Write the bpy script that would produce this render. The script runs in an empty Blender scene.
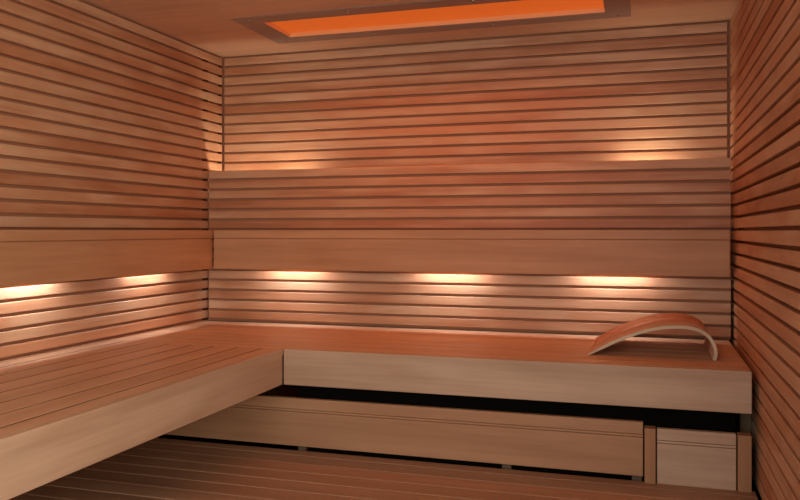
import bpy, bmesh, math, random
from mathutils import Vector, Matrix
random.seed(7)
scene = bpy.context.scene
COL = scene.collection
S = 1.1                      # metres per survey unit
EYE = 0.913                  # eye height above the duckboard floor, survey units

def P(x, y, z):
    """survey point (origin below the eye, z measured from eye level) -> metres"""
    return Vector((x * S, y * S, (z + EYE) * S))

# ------------------------------------------------------------------ camera
TH = 0.3022
cam = bpy.data.cameras.new('camera')
cam.sensor_width = 36.0
cam.lens = 792.2 / 800.0 * 36.0
cam.shift_y = (231.1 - 250.0) / 800.0
cam.clip_start = 0.02
camo = bpy.data.objects.new('camera', cam)
COL.objects.link(camo)
camo.location = P(0, 0, 0)
camo.rotation_euler = (math.pi / 2, 0, TH)
scene.camera = camo

# ------------------------------------------------------------------ light and exposure
scene.view_settings.view_transform = 'Standard'
scene.view_settings.look = 'None'
scene.view_settings.gamma = 1.0
scene.view_settings.exposure = 0.0
scene.view_settings.use_curve_mapping = False
world = bpy.data.worlds.new('world')
scene.world = world
world.use_nodes = True
bg = world.node_tree.nodes['Background']
bg.inputs['Color'].default_value = (1.0, 1.08, 0.88, 1)
bg.inputs['Strength'].default_value = 0.75

def area_light(name, loc, direction, sx, sy, power, color, spread=180.0, parent=None):
    l = bpy.data.lights.new(name, 'AREA')
    l.shape = 'RECTANGLE'
    l.size, l.size_y = sx, sy
    l.energy = power
    l.color = color
    l.spread = math.radians(spread)
    o = bpy.data.objects.new(name, l)
    COL.objects.link(o)
    d = Vector(direction).normalized()
    z = -d
    ref = Vector((1, 0, 0)) if abs(d.x) < 0.9 else Vector((0, 1, 0))
    if name in ('side_lamp', 'side_fill'):
        ref = Vector((0, 1, 0))
    x = (ref - z * ref.dot(z)).normalized()
    y = z.cross(x)
    m = Matrix((x, y, z)).transposed().to_4x4()
    loc = Vector(loc)
    if parent is not None:
        o.parent = parent
        loc = loc - parent.location
    m.translation = loc
    o.matrix_local = m
    return o

# soft fill lights added behind the camera and to its right;
# no glass front or side screen is built there
area_light('side_fill', P(0.62, 0.15, 0.10), (-1, 0.45, 0), 1.4, 1.6, 41.0, (1.0, 0.95, 0.80))
area_light('front_fill', P(-0.80, -1.0, 0.25), (0.28, 1, -0.1), 1.6, 1.6, 25.0, (0.75, 1.0, 1.15))

WARM = (0.95, 1.0, 1.05)
UPWARM = (1.0, 0.84, 0.62)
ORANGE = (1.0, 0.23, 0.012)

# ------------------------------------------------------------------ materials
def lin(c):
    return tuple(((v / 255) / 12.92 if v / 255 <= 0.04045 else ((v / 255 + 0.055) / 1.055) ** 2.4) for v in c) + (1.0,)

def plain(name, col, rough=0.5, metal=0.0, spec=0.4):
    m = bpy.data.materials.new(name)
    m.use_nodes = True
    b = m.node_tree.nodes['Principled BSDF']
    b.inputs['Base Color'].default_value = lin(col)
    b.inputs['Roughness'].default_value = rough
    b.inputs['Metallic'].default_value = metal
    b.inputs['Specular IOR Level'].default_value = spec
    return m

def emit(name, col, strength):
    m = bpy.data.materials.new(name)
    m.use_nodes = True
    b = m.node_tree.nodes['Principled BSDF']
    b.inputs['Base Color'].default_value = lin((120, 60, 40))
    b.inputs['Emission Color'].default_value = tuple(col) + (1,)
    b.inputs['Emission Strength'].default_value = strength
    return m

def wood(name, axis, tones, rough=0.5, streak=0.12, figure=0.24, spec=0.3, island=1.0):
    """procedural hemlock/cedar: grain runs along axis, each board gets its own tone"""
    m = bpy.data.materials.new(name)
    m.use_nodes = True
    nt = m.node_tree
    N, L = nt.nodes, nt.links
    b = N['Principled BSDF']
    tc = N.new('ShaderNodeTexCoord')
    geo = N.new('ShaderNodeNewGeometry')
    off = N.new('ShaderNodeVectorMath'); off.operation = 'SCALE'
    off.inputs[0].default_value = (37.0, 53.0, 71.0)
    L.new(geo.outputs['Random Per Island'], off.inputs['Scale'])
    add = N.new('ShaderNodeVectorMath'); add.operation = 'ADD'
    L.new(tc.outputs['Object'], add.inputs[0]); L.new(off.outputs[0], add.inputs[1])

    def noise(along, across, scale_detail, rough_):
        mp = N.new('ShaderNodeMapping')
        sc = [across] * 3
        sc[axis] = along
        mp.inputs['Scale'].default_value = sc
        L.new(add.outputs[0], mp.inputs['Vector'])
        n = N.new('ShaderNodeTexNoise')
        n.inputs['Scale'].default_value = 1.0
        n.inputs['Detail'].default_value = scale_detail
        n.inputs['Roughness'].default_value = rough_
        L.new(mp.outputs[0], n.inputs['Vector'])
        return n.outputs['Fac']
    n1 = noise(1.0, 15.0, 3.0, 0.6)       # broad figure
    n2 = noise(2.0, 120.0, 2.0, 0.7)      # fine streaks
    n3 = noise(2.6, 4.0, 2.0, 0.5)        # slow tonal patches along the board
    ramp = N.new('ShaderNodeValToRGB')
    els = ramp.color_ramp.elements
    els[0].position = 0.0; els[0].color = lin(tones[0])
    els[1].position = 1.0; els[1].color = lin(tones[-1])
    for i, t in enumerate(tones[1:-1]):
        e = els.new((i + 1) / (len(tones) - 1)); e.color = lin(t)
    # position on the tone ramp = board random + slow patches
    def math_(op, a, b_):
        q = N.new('ShaderNodeMath'); q.operation = op
        for i, v in enumerate((a, b_)):
            if isinstance(v, (int, float)):
                q.inputs[i].default_value = v
            else:
                L.new(v, q.inputs[i])
        return q.outputs[0]
    r = math_('MULTIPLY', math_('SUBTRACT', geo.outputs['Random Per Island'], 0.5), 0.95 * island)
    f = math_('MULTIPLY', math_('SUBTRACT', n3, 0.5), 1.1)
    g = math_('MULTIPLY', math_('SUBTRACT', n1, 0.5), 1.2)
    t = math_('ADD', math_('ADD', math_('ADD', r, f), g), 0.5)
    L.new(t, ramp.inputs['Fac'])
    # value modulation by the grain
    v = math_('ADD', math_('ADD', math_('MULTIPLY', math_('SUBTRACT', n1, 0.5), figure * 1.6),
                          math_('MULTIPLY', math_('SUBTRACT', n2, 0.5), streak * 1.8)), 1.0)
    mul = N.new('ShaderNodeVectorMath'); mul.operation = 'SCALE'
    L.new(ramp.outputs['Color'], mul.inputs[0]); L.new(v, mul.inputs['Scale'])
    L.new(mul.outputs[0], b.inputs['Base Color'])
    b.inputs['Roughness'].default_value = rough
    b.inputs['Specular IOR Level'].default_value = spec
    bump = N.new('ShaderNodeBump')
    bump.inputs['Strength'].default_value = 0.08
    bump.inputs['Distance'].default_value = 0.002
    L.new(n2, bump.inputs['Height'])
    L.new(bump.outputs['Normal'], b.inputs['Normal'])
    return m

T_WALL = [(182, 120, 84), (196, 142, 106), (210, 165, 130), (200, 143, 106)]
T_PANEL = [(184, 130, 92), (192, 140, 102), (200, 150, 112)]
T_FACE = [(188, 146, 117), (198, 161, 134), (206, 171, 146)]
T_SEAT = [(194, 146, 112), (206, 160, 126), (214, 170, 138)]
T_POST = [(170, 118, 84), (178, 126, 90), (186, 134, 98)]
T_FLOOR = [(160, 116, 90), (170, 126, 98), (178, 136, 108)]
X_, Y_, Z_ = 0, 1, 2
M_wall_x = wood('hemlock_slats_x', X_, T_WALL)
M_wall_y = wood('hemlock_slats_y', Y_, T_WALL)
M_face_x = wood('hemlock_board_x', X_, T_FACE, island=0.5)
M_face_y = wood('hemlock_board_y', Y_, T_FACE, island=0.5)
M_panel_x = wood('warm_board_x', X_, T_PANEL, island=0.4)
M_kick = wood('kickboard_x', X_, [(174, 122, 88), (182, 132, 98), (188, 140, 106)], island=0.4)
M_leg_shaded = wood('shaded_leg_z', Z_, [(118, 82, 54), (126, 90, 60), (132, 96, 66)], island=0.3)  # tones darkened for the shade this leg stands in
M_panel_y = wood('warm_board_y', Y_, T_PANEL, island=0.4)
M_face_z = wood('hemlock_board_z', Z_, T_FACE, island=0.5)
M_post = wood('darker_post_wood', Z_, T_POST, island=0.4)
M_seat_x = wood('hemlock_seat_x', X_, T_SEAT, island=0.5)
M_seat_y = wood('hemlock_seat_y', Y_, T_SEAT, island=0.5)
M_floor = wood('duckboard_x', X_, T_FLOOR, island=0.5)
M_ceil = wood('ceiling_veneer', X_, [(210, 170, 138), (216, 176, 144), (222, 182, 150)], figure=0.10, streak=0.08, island=0.3)
M_back = plain('shadowed_backing_board', (180, 124, 94), 0.8, spec=0.1)
M_shade_batten = plain('gap_shade_batten', (78, 44, 30), 0.8, spec=0.1)  # seat gap shade put in as colour; the corner battens share it
M_dark = plain('black_subfloor_void', (14, 11, 10), 0.9, spec=0.05)  # subfloor, and the added sheet that blackens the void under the bench
M_frame = plain('bronzed_metal', (165, 145, 132), 0.4, 0.25)
M_screw = plain('screw_steel', (190, 180, 170), 0.25, 1.0)
M_screw_dark = plain('dark_dowel', (60, 40, 30), 0.6)
M_lip = plain('lamp_lip_metal', (250, 190, 130), 0.4, 0.1)
M_glass = emit('glowing_red_glass', (0.56, 0.088, 0.008), 0.95)
M_led = emit('warm_led_diffuser', WARM, 2.0)
M_alu = plain('aluminium_profile', (170, 168, 165), 0.4, 0.9)
M_grey = plain('grey_plastic_foot', (108, 82, 64), 0.6)
M_edge = wood('bent_plywood_edge', X_, [(200, 176, 146), (210, 186, 156), (214, 192, 162)], island=0.2)
M_shell = wood('bent_plywood_face', X_, [(196, 134, 100), (204, 144, 110), (208, 150, 116)], island=0.2)

# ------------------------------------------------------------------ mesh helpers
def box(bm, x0, x1, y0, y1, z0, z1, bev=0.0022, mi=0):
    """a bevelled board given in survey units"""
    a, c = P(min(x0, x1), min(y0, y1), min(z0, z1)), P(max(x0, x1), max(y0, y1), max(z0, z1))
    tmp = bmesh.new()
    bmesh.ops.create_cube(tmp, size=1.0)
    for v in tmp.verts:
        v.co = Vector((a[i] + (v.co[i] + 0.5) * (c[i] - a[i]) for i in range(3)))
    if bev:
        bmesh.ops.bevel(tmp, geom=list(tmp.edges), offset=bev, segments=1, affect='EDGES', profile=0.5)
    merge(bm, tmp, mi)

def merge(bm, tmp, mi=0):
    vm = {}
    for v in tmp.verts:
        vm[v] = bm.verts.new(v.co)
    for f in tmp.faces:
        try:
            nf = bm.faces.new([vm[v] for v in f.verts])
            nf.material_index = mi
            nf.smooth = f.smooth
        except ValueError:
            pass
    tmp.free()

def cyl(bm, c, axis, r, h, seg=14, mi=0):
    tmp = bmesh.new()
    bmesh.ops.create_cone(tmp, cap_ends=True, segments=seg, radius1=r, radius2=r * 0.8, depth=h)
    q = Vector(axis).to_track_quat('Z', 'Y').to_matrix()
    for v in tmp.verts:
        v.co = q @ v.co + Vector(c)
    merge(bm, tmp, mi)

def obj(name, bm, mats, parent=None):
    me = bpy.data.meshes.new(name)
    if parent is not None:
        for v in bm.verts:
            o_ = world_loc(parent)
            v.co -= o_
    bmesh.ops.recalc_face_normals(bm, faces=bm.faces)
    bm.to_mesh(me)
    bm.free()
    for m in (mats if isinstance(mats, (list, tuple)) else [mats]):
        me.materials.append(m)
    o = bpy.data.objects.new(name, me)
    COL.objects.link(o)
    if parent is not None:
        o.parent = parent
    return o

def world_loc(o):
    l = Vector((0, 0, 0))
    while o is not None:
        l += o.location
        o = o.parent
    return l

def thing(name, label, cat, loc, group=None):
    o = bpy.data.objects.new(name, None)
    o.empty_display_size = 0.1
    COL.objects.link(o)
    o.location = loc
    o['label'] = label
    o['category'] = cat
    if group:
        o['group'] = group
    return o

def struct(name, bm, mats):
    o = obj(name, bm, mats)
    o['kind'] = 'structure'
    return o

def copy_tree(src, loc, label):
    r = src.copy()
    COL.objects.link(r)
    r.location = loc
    r['label'] = label
    for ch in list(src.children):
        c = ch.copy()
        COL.objects.link(c)
        c.parent = r
    return r

# ------------------------------------------------------------------ survey
XL, XR = -2.302, 0.371
YA, YB, YC = 4.0, 3.823, 3.7235           # upper wall, slatted backrest, solid backrest board
ZC, ZF = 0.990, -0.913                    # ceiling, floor
ZB = -0.4892                              # seat top
YF, XF = 2.995, -1.4438                   # fronts of the back and left bench
ZFB = -0.6372                             # bottom of the bench fronts
PITCH, GAP, TK = 0.0543, 0.0125, 0.022
TKR = 0.036                               # deeper slats on the right wall
YN = -1.25                                # open end of the room behind the camera

def rows(ztop, zbot):
    z = ZC - 0.003
    k = 0
    out = []
    while True:
        top = ZC - 0.0045 - k * PITCH - (GAP / 2 if k else 0.007)
        bot = ZC - 0.0045 - (k + 1) * PITCH + GAP / 2
        if top < zbot + 0.01:
            break
        if top <= ztop + 0.012:
            out.append((min(top, ztop), max(bot, zbot)))
        k += 1
    return out

# ------------------------------------------------------------------ setting
bm = bmesh.new()
for t, b in rows(ZC, ZF):
    box(bm, XL + 0.009, 0.3600, YA, YA + TK, b, t)
box(bm, XL - 0.06, XR + 0.06, YA + TK, YA + TK + 0.03, ZF - 0.06, ZC + 0.03, 0, 1)
struct('wall_back', bm, [M_wall_x, M_back])

bm = bmesh.new()
for t, b in rows(ZC, ZF):
    box(bm, XL - TK, XL, YN, YA - 0.006, b, t)
box(bm, XL - TK - 0.03, XL - TK, YN, YA + TK + 0.02, ZF - 0.06, ZC + 0.03, 0, 1)
for y0, y1 in ((3.817, 3.843), (3.980, 3.9935)):         # dark upright battens in the corner, added to stop light leaking along the gaps
    box(bm, XL - TK, XL - 0.003, y0, y1, ZF, ZC - 0.01, 0, 2)
struct('wall_left', bm, [M_wall_y, M_back, M_shade_batten])

bm = bmesh.new()
for t, b in rows(ZC, ZF):
    box(bm, XR, XR + TKR, 1.0, YA - 0.004, b, t)
box(bm, XR + TKR, XR + TKR + 0.03, 1.0, YA + TKR + 0.02, ZF - 0.06, ZC + 0.03, 0, 1)
struct('wall_right', bm, [M_wall_y, M_back])

# ceiling: veneer panels around the opening of the infrared lamp
LX0, LX1, LY0, LY1 = -1.853, -0.070, 3.282, 3.793         # lamp frame
IX0, IX1, IY0, IY1 = -1.738, -0.180, 3.389, 3.692         # lamp glass
bm = bmesh.new()
T = 0.02
box(bm, XL - 0.02, LX0 + 0.03, 3.095, YA + 0.02, ZC, ZC + T, 0.0015)
box(bm, LX1 - 0.03, XR + 0.02, 3.095, YA + 0.02, ZC, ZC + T, 0.0015)
box(bm, LX0 + 0.03, LX1 - 0.03, 3.095, LY0 + 0.03, ZC, ZC + T, 0)
box(bm, LX0 + 0.03, LX1 - 0.03, LY1 - 0.03, YA + 0.02, ZC, ZC + T, 0)
for y1 in (3.0935, 2.0, 0.9, -0.2):
    box(bm, XL - 0.02, XR + 0.02, max(YN, y1 - 1.095), y1, ZC, ZC + T, 0.0015)
box(bm, XL - 0.06, XR + 0.06, YN, YA + 0.06, ZC + 0.09, ZC + 0.11, 0, 1)
struct('ceiling', bm, [M_ceil, M_back])

# floor: duckboard slats over a black subfloor
bm = bmesh.new()
FP = 0.1025
y = 2.955
box(bm, XL + 0.01, XR - 0.008, 2.9585, 3.024, ZF - 0.022, ZF, 0.002)
while y > YN:
    box(bm, XL + 0.01, XR - 0.008, y - FP + 0.0028, y - 0.0028, ZF - 0.022, ZF, 0.003)
    y -= FP
for xb in (-2.1, -1.4, -0.7, 0.0):
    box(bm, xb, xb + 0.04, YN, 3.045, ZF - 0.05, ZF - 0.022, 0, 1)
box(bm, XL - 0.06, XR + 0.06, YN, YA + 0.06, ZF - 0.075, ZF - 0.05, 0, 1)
struct('floor', bm, [M_floor, M_dark])

# ------------------------------------------------------------------ slatted backrest (false wall) on the back wall
r = thing('slatted_backrest', 'wide horizontal slatted backrest panel standing proud of the upper back wall', 'backrest', P(-0.97, 3.9, ZB))
bm = bmesh.new()
BX0, BX1 = XL + 0.015, 0.3588
for t, b in rows(0.3275, ZB):
    box(bm, BX0, BX1, YB, YB + TK, b, t)
obj('slat_panel', bm, M_wall_x, r)
bm = bmesh.new()
box(bm, XL + 0.0008, BX1, YB + TK, YB + TK + 0.012, ZB, 0.318, 0)
obj('backing_board', bm, M_back, r)
# solid backrest boards
r = thing('backrest_board', 'solid wooden backrest board with a groove, across the slatted back wall over the bench', 'backrest', P(-0.93, YC, -0.2))
bm = bmesh.new(); box(bm, -2.1980, 0.3454, YC, YC + 0.028, -0.0375, 0.0046, 0.002); obj('top_rail', bm, M_panel_x, r)
bm = bmesh.new(); box(bm, -2.1980, 0.3454, YC, YC + 0.028, -0.2006, -0.0405, 0.002); obj('board', bm, M_panel_x, r)
bm = bmesh.new(); box(bm, -2.1980, 0.3454, YC + 0.008, YB, -0.052, -0.030, 0); obj('spacer', bm, M_back, r)

r = thing('backrest_board', 'solid wooden backrest board with a groove, fixed along the left wall over the bench', 'backrest', P(XL, 2.0, -0.2))
XC = -2.2109
bm = bmesh.new(); box(bm, XC - 0.028, XC, YN, YC + 0.008, -0.0375, 0.0046, 0.002); obj('top_rail', bm, M_panel_y, r)
bm = bmesh.new(); box(bm, XC - 0.028, XC, YN, YC + 0.008, -0.2006, -0.0405, 0.002); obj('board', bm, M_panel_y, r)
bm = bmesh.new(); box(bm, XL, XC - 0.008, YN, YC - 0.01, -0.052, -0.030, 0); obj('spacer', bm, M_back, r)

# ------------------------------------------------------------------ lights behind the backrest boards
def back_light(x, label, power):
    r = thing('strip_light', label, 'light', P(x, YC + 0.028, -0.14), 'strip lights behind the backrest boards')
    bm = bmesh.new(); box(bm, x - 0.15, x + 0.15, YC + 0.0285, YC + 0.052, -0.140, -0.132, 0.001); obj('housing', bm, M_alu, r)
    bm = bmesh.new(); box(bm, x - 0.145, x + 0.145, YC + 0.031, YC + 0.049, -0.1425, -0.140, 0); obj('diffuser', bm, M_led, r)
    area_light('lamp', P(x, YC + 0.040, -0.1445), (0, 0.55, -1), 0.28 * S, 0.016, power, WARM, 170, r)
    return r
def side_light(y, label, power):
    r = thing('strip_light', label, 'light', P(XC - 0.028, y, -0.14), 'strip lights behind the backrest boards')
    bm = bmesh.new(); box(bm, XC - 0.0285, XC - 0.052, y - 0.15, y + 0.15, -0.140, -0.132, 0.001); obj('housing', bm, M_alu, r)
    bm = bmesh.new(); box(bm, XC - 0.031, XC - 0.049, y - 0.145, y + 0.145, -0.1425, -0.140, 0); obj('diffuser', bm, M_led, r)
    area_light('side_lamp', P(XC - 0.040, y, -0.1445), (-0.55, 0, -1), 0.28 * S, 0.016, power, WARM, 170, r)
    return r
PB = 1.65
back_light(-1.760, 'warm strip light under the back wall board, the one nearest the left corner', PB)
back_light(-0.922, 'warm strip light under the back wall board, the middle one of its three', PB)
back_light(-0.151, 'warm strip light under the back wall board, the one nearest the headrest', PB)
side_light(3.268, 'warm strip light under the left wall board, the one nearer the corner', PB)
side_light(2.500, 'warm strip light under the left wall board, cut by the left edge of the photo', PB)

def up_light(x, label, power, tilt):
    r = thing('uplight', label, 'light', P(x, 3.90, 0.20), 'uplights behind the slatted backrest')
    bm = bmesh.new(); box(bm, x - 0.16, x + 0.16, YB + 0.045, YA - 0.0003, 0.1892, 0.20, 0.001); obj('housing', bm, M_alu, r)
    bm = bmesh.new(); box(bm, x - 0.15, x + 0.15, YB + 0.05, YB + 0.08, 0.20, 0.203, 0); obj('diffuser', bm, M_led, r)
    area_light('lamp', P(x, YB + 0.065, 0.205), (tilt, 0.25, 1), 0.30 * S, 0.03, power, UPWARM, 160, r)
    if tilt < 0:      # the end of the strip throws its light onto the side wall
        area_light('corner_lamp', P(x - 0.155, YB + 0.065, 0.205), (-1, 0, 0.7), 0.03, 0.03, 0.9, UPWARM, 170, r)
    return r
up_light(-1.92, 'uplight sunk behind the slatted backrest, washing the upper back wall near the left corner', 1.7, -0.05)
up_light(0.05, 'uplight sunk behind the slatted backrest, washing the upper back wall near the right wall', 2.0, 0.2)

# ------------------------------------------------------------------ infrared lamp in the ceiling
r = thing('infrared_lamp', 'long recessed infrared ceiling lamp glowing orange in a dark metal frame', 'lamp', P(-0.96, 3.54, ZC))
bm = bmesh.new()
zf0, zf1 = ZC - 0.004, ZC - 0.0002
box(bm, LX0, LX1, LY0, IY0, zf0, zf1, 0.0012)
box(bm, LX0, LX1, IY1, LY1, zf0, zf1, 0.0012)
box(bm, LX0, IX0, IY0 + 0.0008, IY1 - 0.0008, zf0, zf1, 0.0012)
box(bm, IX1, LX1, IY0 + 0.0008, IY1 - 0.0008, zf0, zf1, 0.0012)
frame = obj('frame', bm, M_frame, r)
k = 0
for yy, xs in ((LY0 + 0.045, (-1.775, -1.28, -0.71, -0.16)), (LY1 - 0.045, (-1.79, -1.30, -0.70, -0.125))):
    for xx in xs:
        bm = bmesh.new()
        cyl(bm, P(xx, yy, ZC - 0.0055), (0, 0, -1), 0.0055, 0.004)
        obj('screw', bm, M_screw, frame)
bm = bmesh.new()
zl = ZC + 0.020
box(bm, IX0, IX1, IY0 - 0.008, IY0, zf1, zl, 0)
box(bm, IX0, IX1, IY1, IY1 + 0.008, zf1, zl, 0)
box(bm, IX0 - 0.008, IX0, IY0 - 0.008, IY1 + 0.008, zf1, zl, 0)
box(bm, IX1, IX1 + 0.008, IY0 - 0.008, IY1 + 0.008, zf1, zl, 0)
obj('inner_lip', bm, M_lip, r)
bm = bmesh.new()
box(bm, IX0 - 0.006, IX1 + 0.006, IY0 - 0.006, IY1 + 0.006, zl, zl + 0.004, 0)
obj('glass', bm, M_glass, r)
area_light('lamp', P((IX0 + IX1) / 2, (IY0 + IY1) / 2, zl - 0.004), (0, 0.20, -1), (IX1 - IX0) * S * 0.97, (IY1 - IY0) * S * 0.94, 7.7, ORANGE, 125, r)

# ------------------------------------------------------------------ benches
r = thing('corner_bench', 'long wooden sauna bench along the back wall, deep solid front', 'bench', P(-0.97, 3.4, ZFB))
BR = 0.3487
bm = bmesh.new()
ys = [YF + 0.0265, 3.088, 3.199, 3.311, 3.423, 3.535, 3.647, 3.735, YB - 0.003]
for a, b in zip(ys[:-1], ys[1:]):
    box(bm, XL + 0.006, BR, a + 0.0025, b - 0.0025, ZB - 0.026, ZB, 0.0008)
obj('seat', bm, M_seat_x, r)
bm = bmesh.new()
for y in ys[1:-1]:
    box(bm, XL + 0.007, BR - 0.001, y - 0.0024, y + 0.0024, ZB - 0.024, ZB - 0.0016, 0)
j = obj('gap_shade_strips', bm, M_shade_batten, r)  # dark strips colour in the shade between the seat boards
bm = bmesh.new(); box(bm, XF + 0.0035, BR, YF, YF + 0.026, ZFB, ZB, 0.0025); obj('front_board', bm, M_face_x, r)
bm = bmesh.new()
box(bm, XL + 0.006, XF, YF, YF + 0.026, ZB - 0.026, ZB, 0.0016); obj('edge_strip', bm, M_seat_x, r)
bm = bmesh.new()
for yb in (3.08, 3.74):
    box(bm, XL + 0.006, BR - 0.002, yb, yb + 0.05, ZFB + 0.01, ZB - 0.0262, 0.002)
obj('bearer', bm, M_face_x, r)
bm = bmesh.new(); box(bm, 0.332, XR - 0.0005, 3.2, 3.25, ZF - 0.05, ZB - 0.0262, 0.002); obj('leg', bm, M_leg_shaded, r)  # bench shade is carried by the leg's darker colour
bm = bmesh.new(); box(bm, -2.25, -2.20, 3.075, 3.125, ZF, ZFB + 0.0095, 0.002); obj('leg', bm, M_face_z, r)

r = thing('side_bench', 'wooden sauna bench along the left wall with boards running toward the viewer', 'bench', P(-1.87, 1.5, ZFB))
bm = bmesh.new()
xs = [XF - 0.0005, -1.537, -1.6485, -1.761, -1.8735, -1.986, -2.0985, -2.2155, XL + 0.004]
Y0 = -0.2
for a, b in zip(xs[:-1], xs[1:]):
    box(bm, b + 0.0055, a - (0.0055 if a < XF - 0.01 else 0.0265), Y0, YF - 0.0015, ZB - 0.026, ZB, 0.0008)
obj('seat', bm, M_seat_y, r)
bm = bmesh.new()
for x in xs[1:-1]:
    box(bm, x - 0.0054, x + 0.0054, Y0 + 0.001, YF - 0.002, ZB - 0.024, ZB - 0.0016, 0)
j = obj('gap_shade_strips', bm, M_shade_batten, r)  # shade in these board gaps, put in as dark strips
bm = bmesh.new(); box(bm, XF - 0.026, XF, Y0, YF - 0.0015, ZFB, ZB, 0.0025); obj('front_board', bm, M_face_y, r)
bm = bmesh.new()
for xb in (-1.56, -2.29):
    box(bm, xb, xb + 0.05, Y0 + 0.02, YF - 0.01, ZFB + 0.01, ZB - 0.0262, 0.002)
obj('bearer', bm, M_face_y, r)
for yy in (Y0 + 0.1, 1.4):
    bm = bmesh.new(); box(bm, -2.24, -2.19, yy, yy + 0.05, ZF, ZFB + 0.0095, 0.002); obj('leg', bm, M_face_z, r)
    
# ------------------------------------------------------------------ kickboard below the back bench
YK = 3.02
r = thing('kickboard', 'long low wooden kickboard with a groove under the back bench, raised on small feet', 'kickboard', P(-0.95, YK, ZF))
KX1 = -0.0135
bm = bmesh.new(); box(bm, XL + 0.02, KX1, YK, YK + 0.024, -0.7415, -0.6965, 0.002); obj('top_rail', bm, M_kick, r)
bm = bmesh.new(); box(bm, XL + 0.02, KX1, YK, YK + 0.024, -0.8950, -0.7530, 0.002); obj('board', bm, M_kick, r)
bm = bmesh.new(); box(bm, XL + 0.02, KX1, YK + 0.002, YK + 0.024, -0.7515, -0.7430, 0.001); obj('groove_strip', bm, M_kick, r)
bm = bmesh.new(); box(bm, XL + 0.02, KX1, YK + 0.024, YK + 0.034, -0.76, -0.72, 0); obj('rear_batten', bm, M_back, r)
bm = bmesh.new(); box(bm, -1.40, 0.30, YK + 0.045, YK + 0.055, ZF - 0.022, ZFB + 0.005, 0); obj('shade_sheet', bm, M_dark, r)  # black sheet added so the void under the bench reads as deep shade
for xx in (-1.379, -0.5176, -0.035):
    bm = bmesh.new(); box(bm, xx - 0.018, xx + 0.018, YK + 0.0242, YK + 0.042, ZF - 0.022, -0.8800, 0.001); obj('foot', bm, M_grey, r)

# posts and the small access panel at the right end
g = 'bench posts at the right end'
def post(x0, x1, z1, label):
    r = thing('bench_post', label, 'post', P((x0 + x1) / 2, YK - 0.02, ZF), None)
    bm = bmesh.new(); box(bm, x0, x1, YK - 0.020, YK + 0.03, ZF, z1, 0.002); obj('upright', bm, M_post, r)
    return r
post(-0.0085, 0.0300, -0.7135, 'short square wooden post between the long kickboard and the small grooved panel')
post(0.3040, 0.3487, -0.7150, 'short square wooden post beside the right wall')
r = thing('access_panel', 'small grooved wooden panel between two short posts under the bench at the right', 'panel', P(0.167, YK, ZF))
bm = bmesh.new(); box(bm, 0.0345, 0.2995, YK - 0.012, YK + 0.012, -0.7545, -0.7130, 0.002); obj('top_rail', bm, M_face_x, r)
bm = bmesh.new(); box(bm, 0.0345, 0.2995, YK - 0.012, YK + 0.012, ZF, -0.7665, 0.002); obj('board', bm, M_face_x, r)
bm = bmesh.new(); box(bm, 0.0345, 0.2995, YK - 0.010, YK + 0.012, -0.7647, -0.7563, 0.001); obj('groove_strip', bm, M_face_x, r)
bm = bmesh.new(); box(bm, 0.0345, 0.2995, YK + 0.012, YK + 0.022, -0.77, -0.74, 0); obj('rear_batten', bm, M_back, r)

# ------------------------------------------------------------------ headrest
YH0, YH1 = 3.200, 3.690
def on_front(px, py):
    rho = (px - 400) / 792.2
    c, s = math.cos(TH), math.sin(TH)
    d = YH0 / (c + rho * s)
    return (d * (rho * c - s), (231.1 - py) * d / 792.2)
# outer profile surveyed on its front edge: (x, z)
prof = [(-0.2215, ZB + 0.004)] + [on_front(575 + a / 5, 300 + b / 5) for a, b in
        ((130, 234), (200, 200), (280, 170), (350, 148), (420, 134), (480, 129), (540, 129), (590, 136), (640, 154), (680, 185), (704, 226), (713, 268))] + [(0.2475, ZB + 0.0005)]
def catmull(pts, n=6):
    out = []
    q = [pts[0]] + pts + [pts[-1]]
    for i in range(1, len(q) - 2):
        for j in range(n):
            t = j / n
            p0, p1, p2, p3 = (Vector(v) for v in q[i - 1:i + 3])
            out.append(0.5 * ((2 * p1) + (p2 - p0) * t + (2 * p0 - 5 * p1 + 4 * p2 - p3) * t * t + (3 * p1 - p0 - 3 * p2 + p3) * t ** 3))
    out.append(Vector(pts[-1]))
    return out
cv = catmull(prof)
r = thing('headrest', 'curved bentwood headrest arching over the right end of the back bench', 'headrest', P(0.01, 3.33, ZB))
th = 0.0115
inner = []
for i, p in enumerate(cv):
    t = (cv[min(i + 1, len(cv) - 1)] - cv[max(i - 1, 0)]).normalized()
    n = Vector((t.y, -t.x))
    w = th * min(1.0, 0.35 + i / 10)
    q = p + n * w
    q.y = max(q.y, ZB + 0.0003)
    inner.append(q)
bm = bmesh.new()
rings = []
for p, q in zip(cv, inner):
    rings.append([bm.verts.new(P(p.x, YH0, p.y)), bm.verts.new(P(p.x, YH1, p.y)), bm.verts.new(P(q.x, YH1, q.y)), bm.verts.new(P(q.x, YH0, q.y))])
for a, b in zip(rings[:-1], rings[1:]):
    for k in range(4):
        f = bm.faces.new((a[k], a[(k + 1) % 4], b[(k + 1) % 4], b[k]))
        f.smooth = k in (0, 2)
        f.material_index = 1 if k in (1, 3) else 0
f = bm.faces.new(rings[0]); f.material_index = 1
f = bm.faces.new(rings[-1]); f.material_index = 1
o = obj('shell', bm, [M_shell, M_edge], r)
for yy in (YH0 + 0.20, YH0 + 0.32):
    bm = bmesh.new()
    a = cv[2]; t = (cv[3] - cv[1]).normalized(); n = Vector((-t.y, t.x))
    cyl(bm, P(a.x, yy, a.y), (n.x, 0, n.y), 0.006, 0.003)
    obj('dowel', bm, M_screw_dark, r)
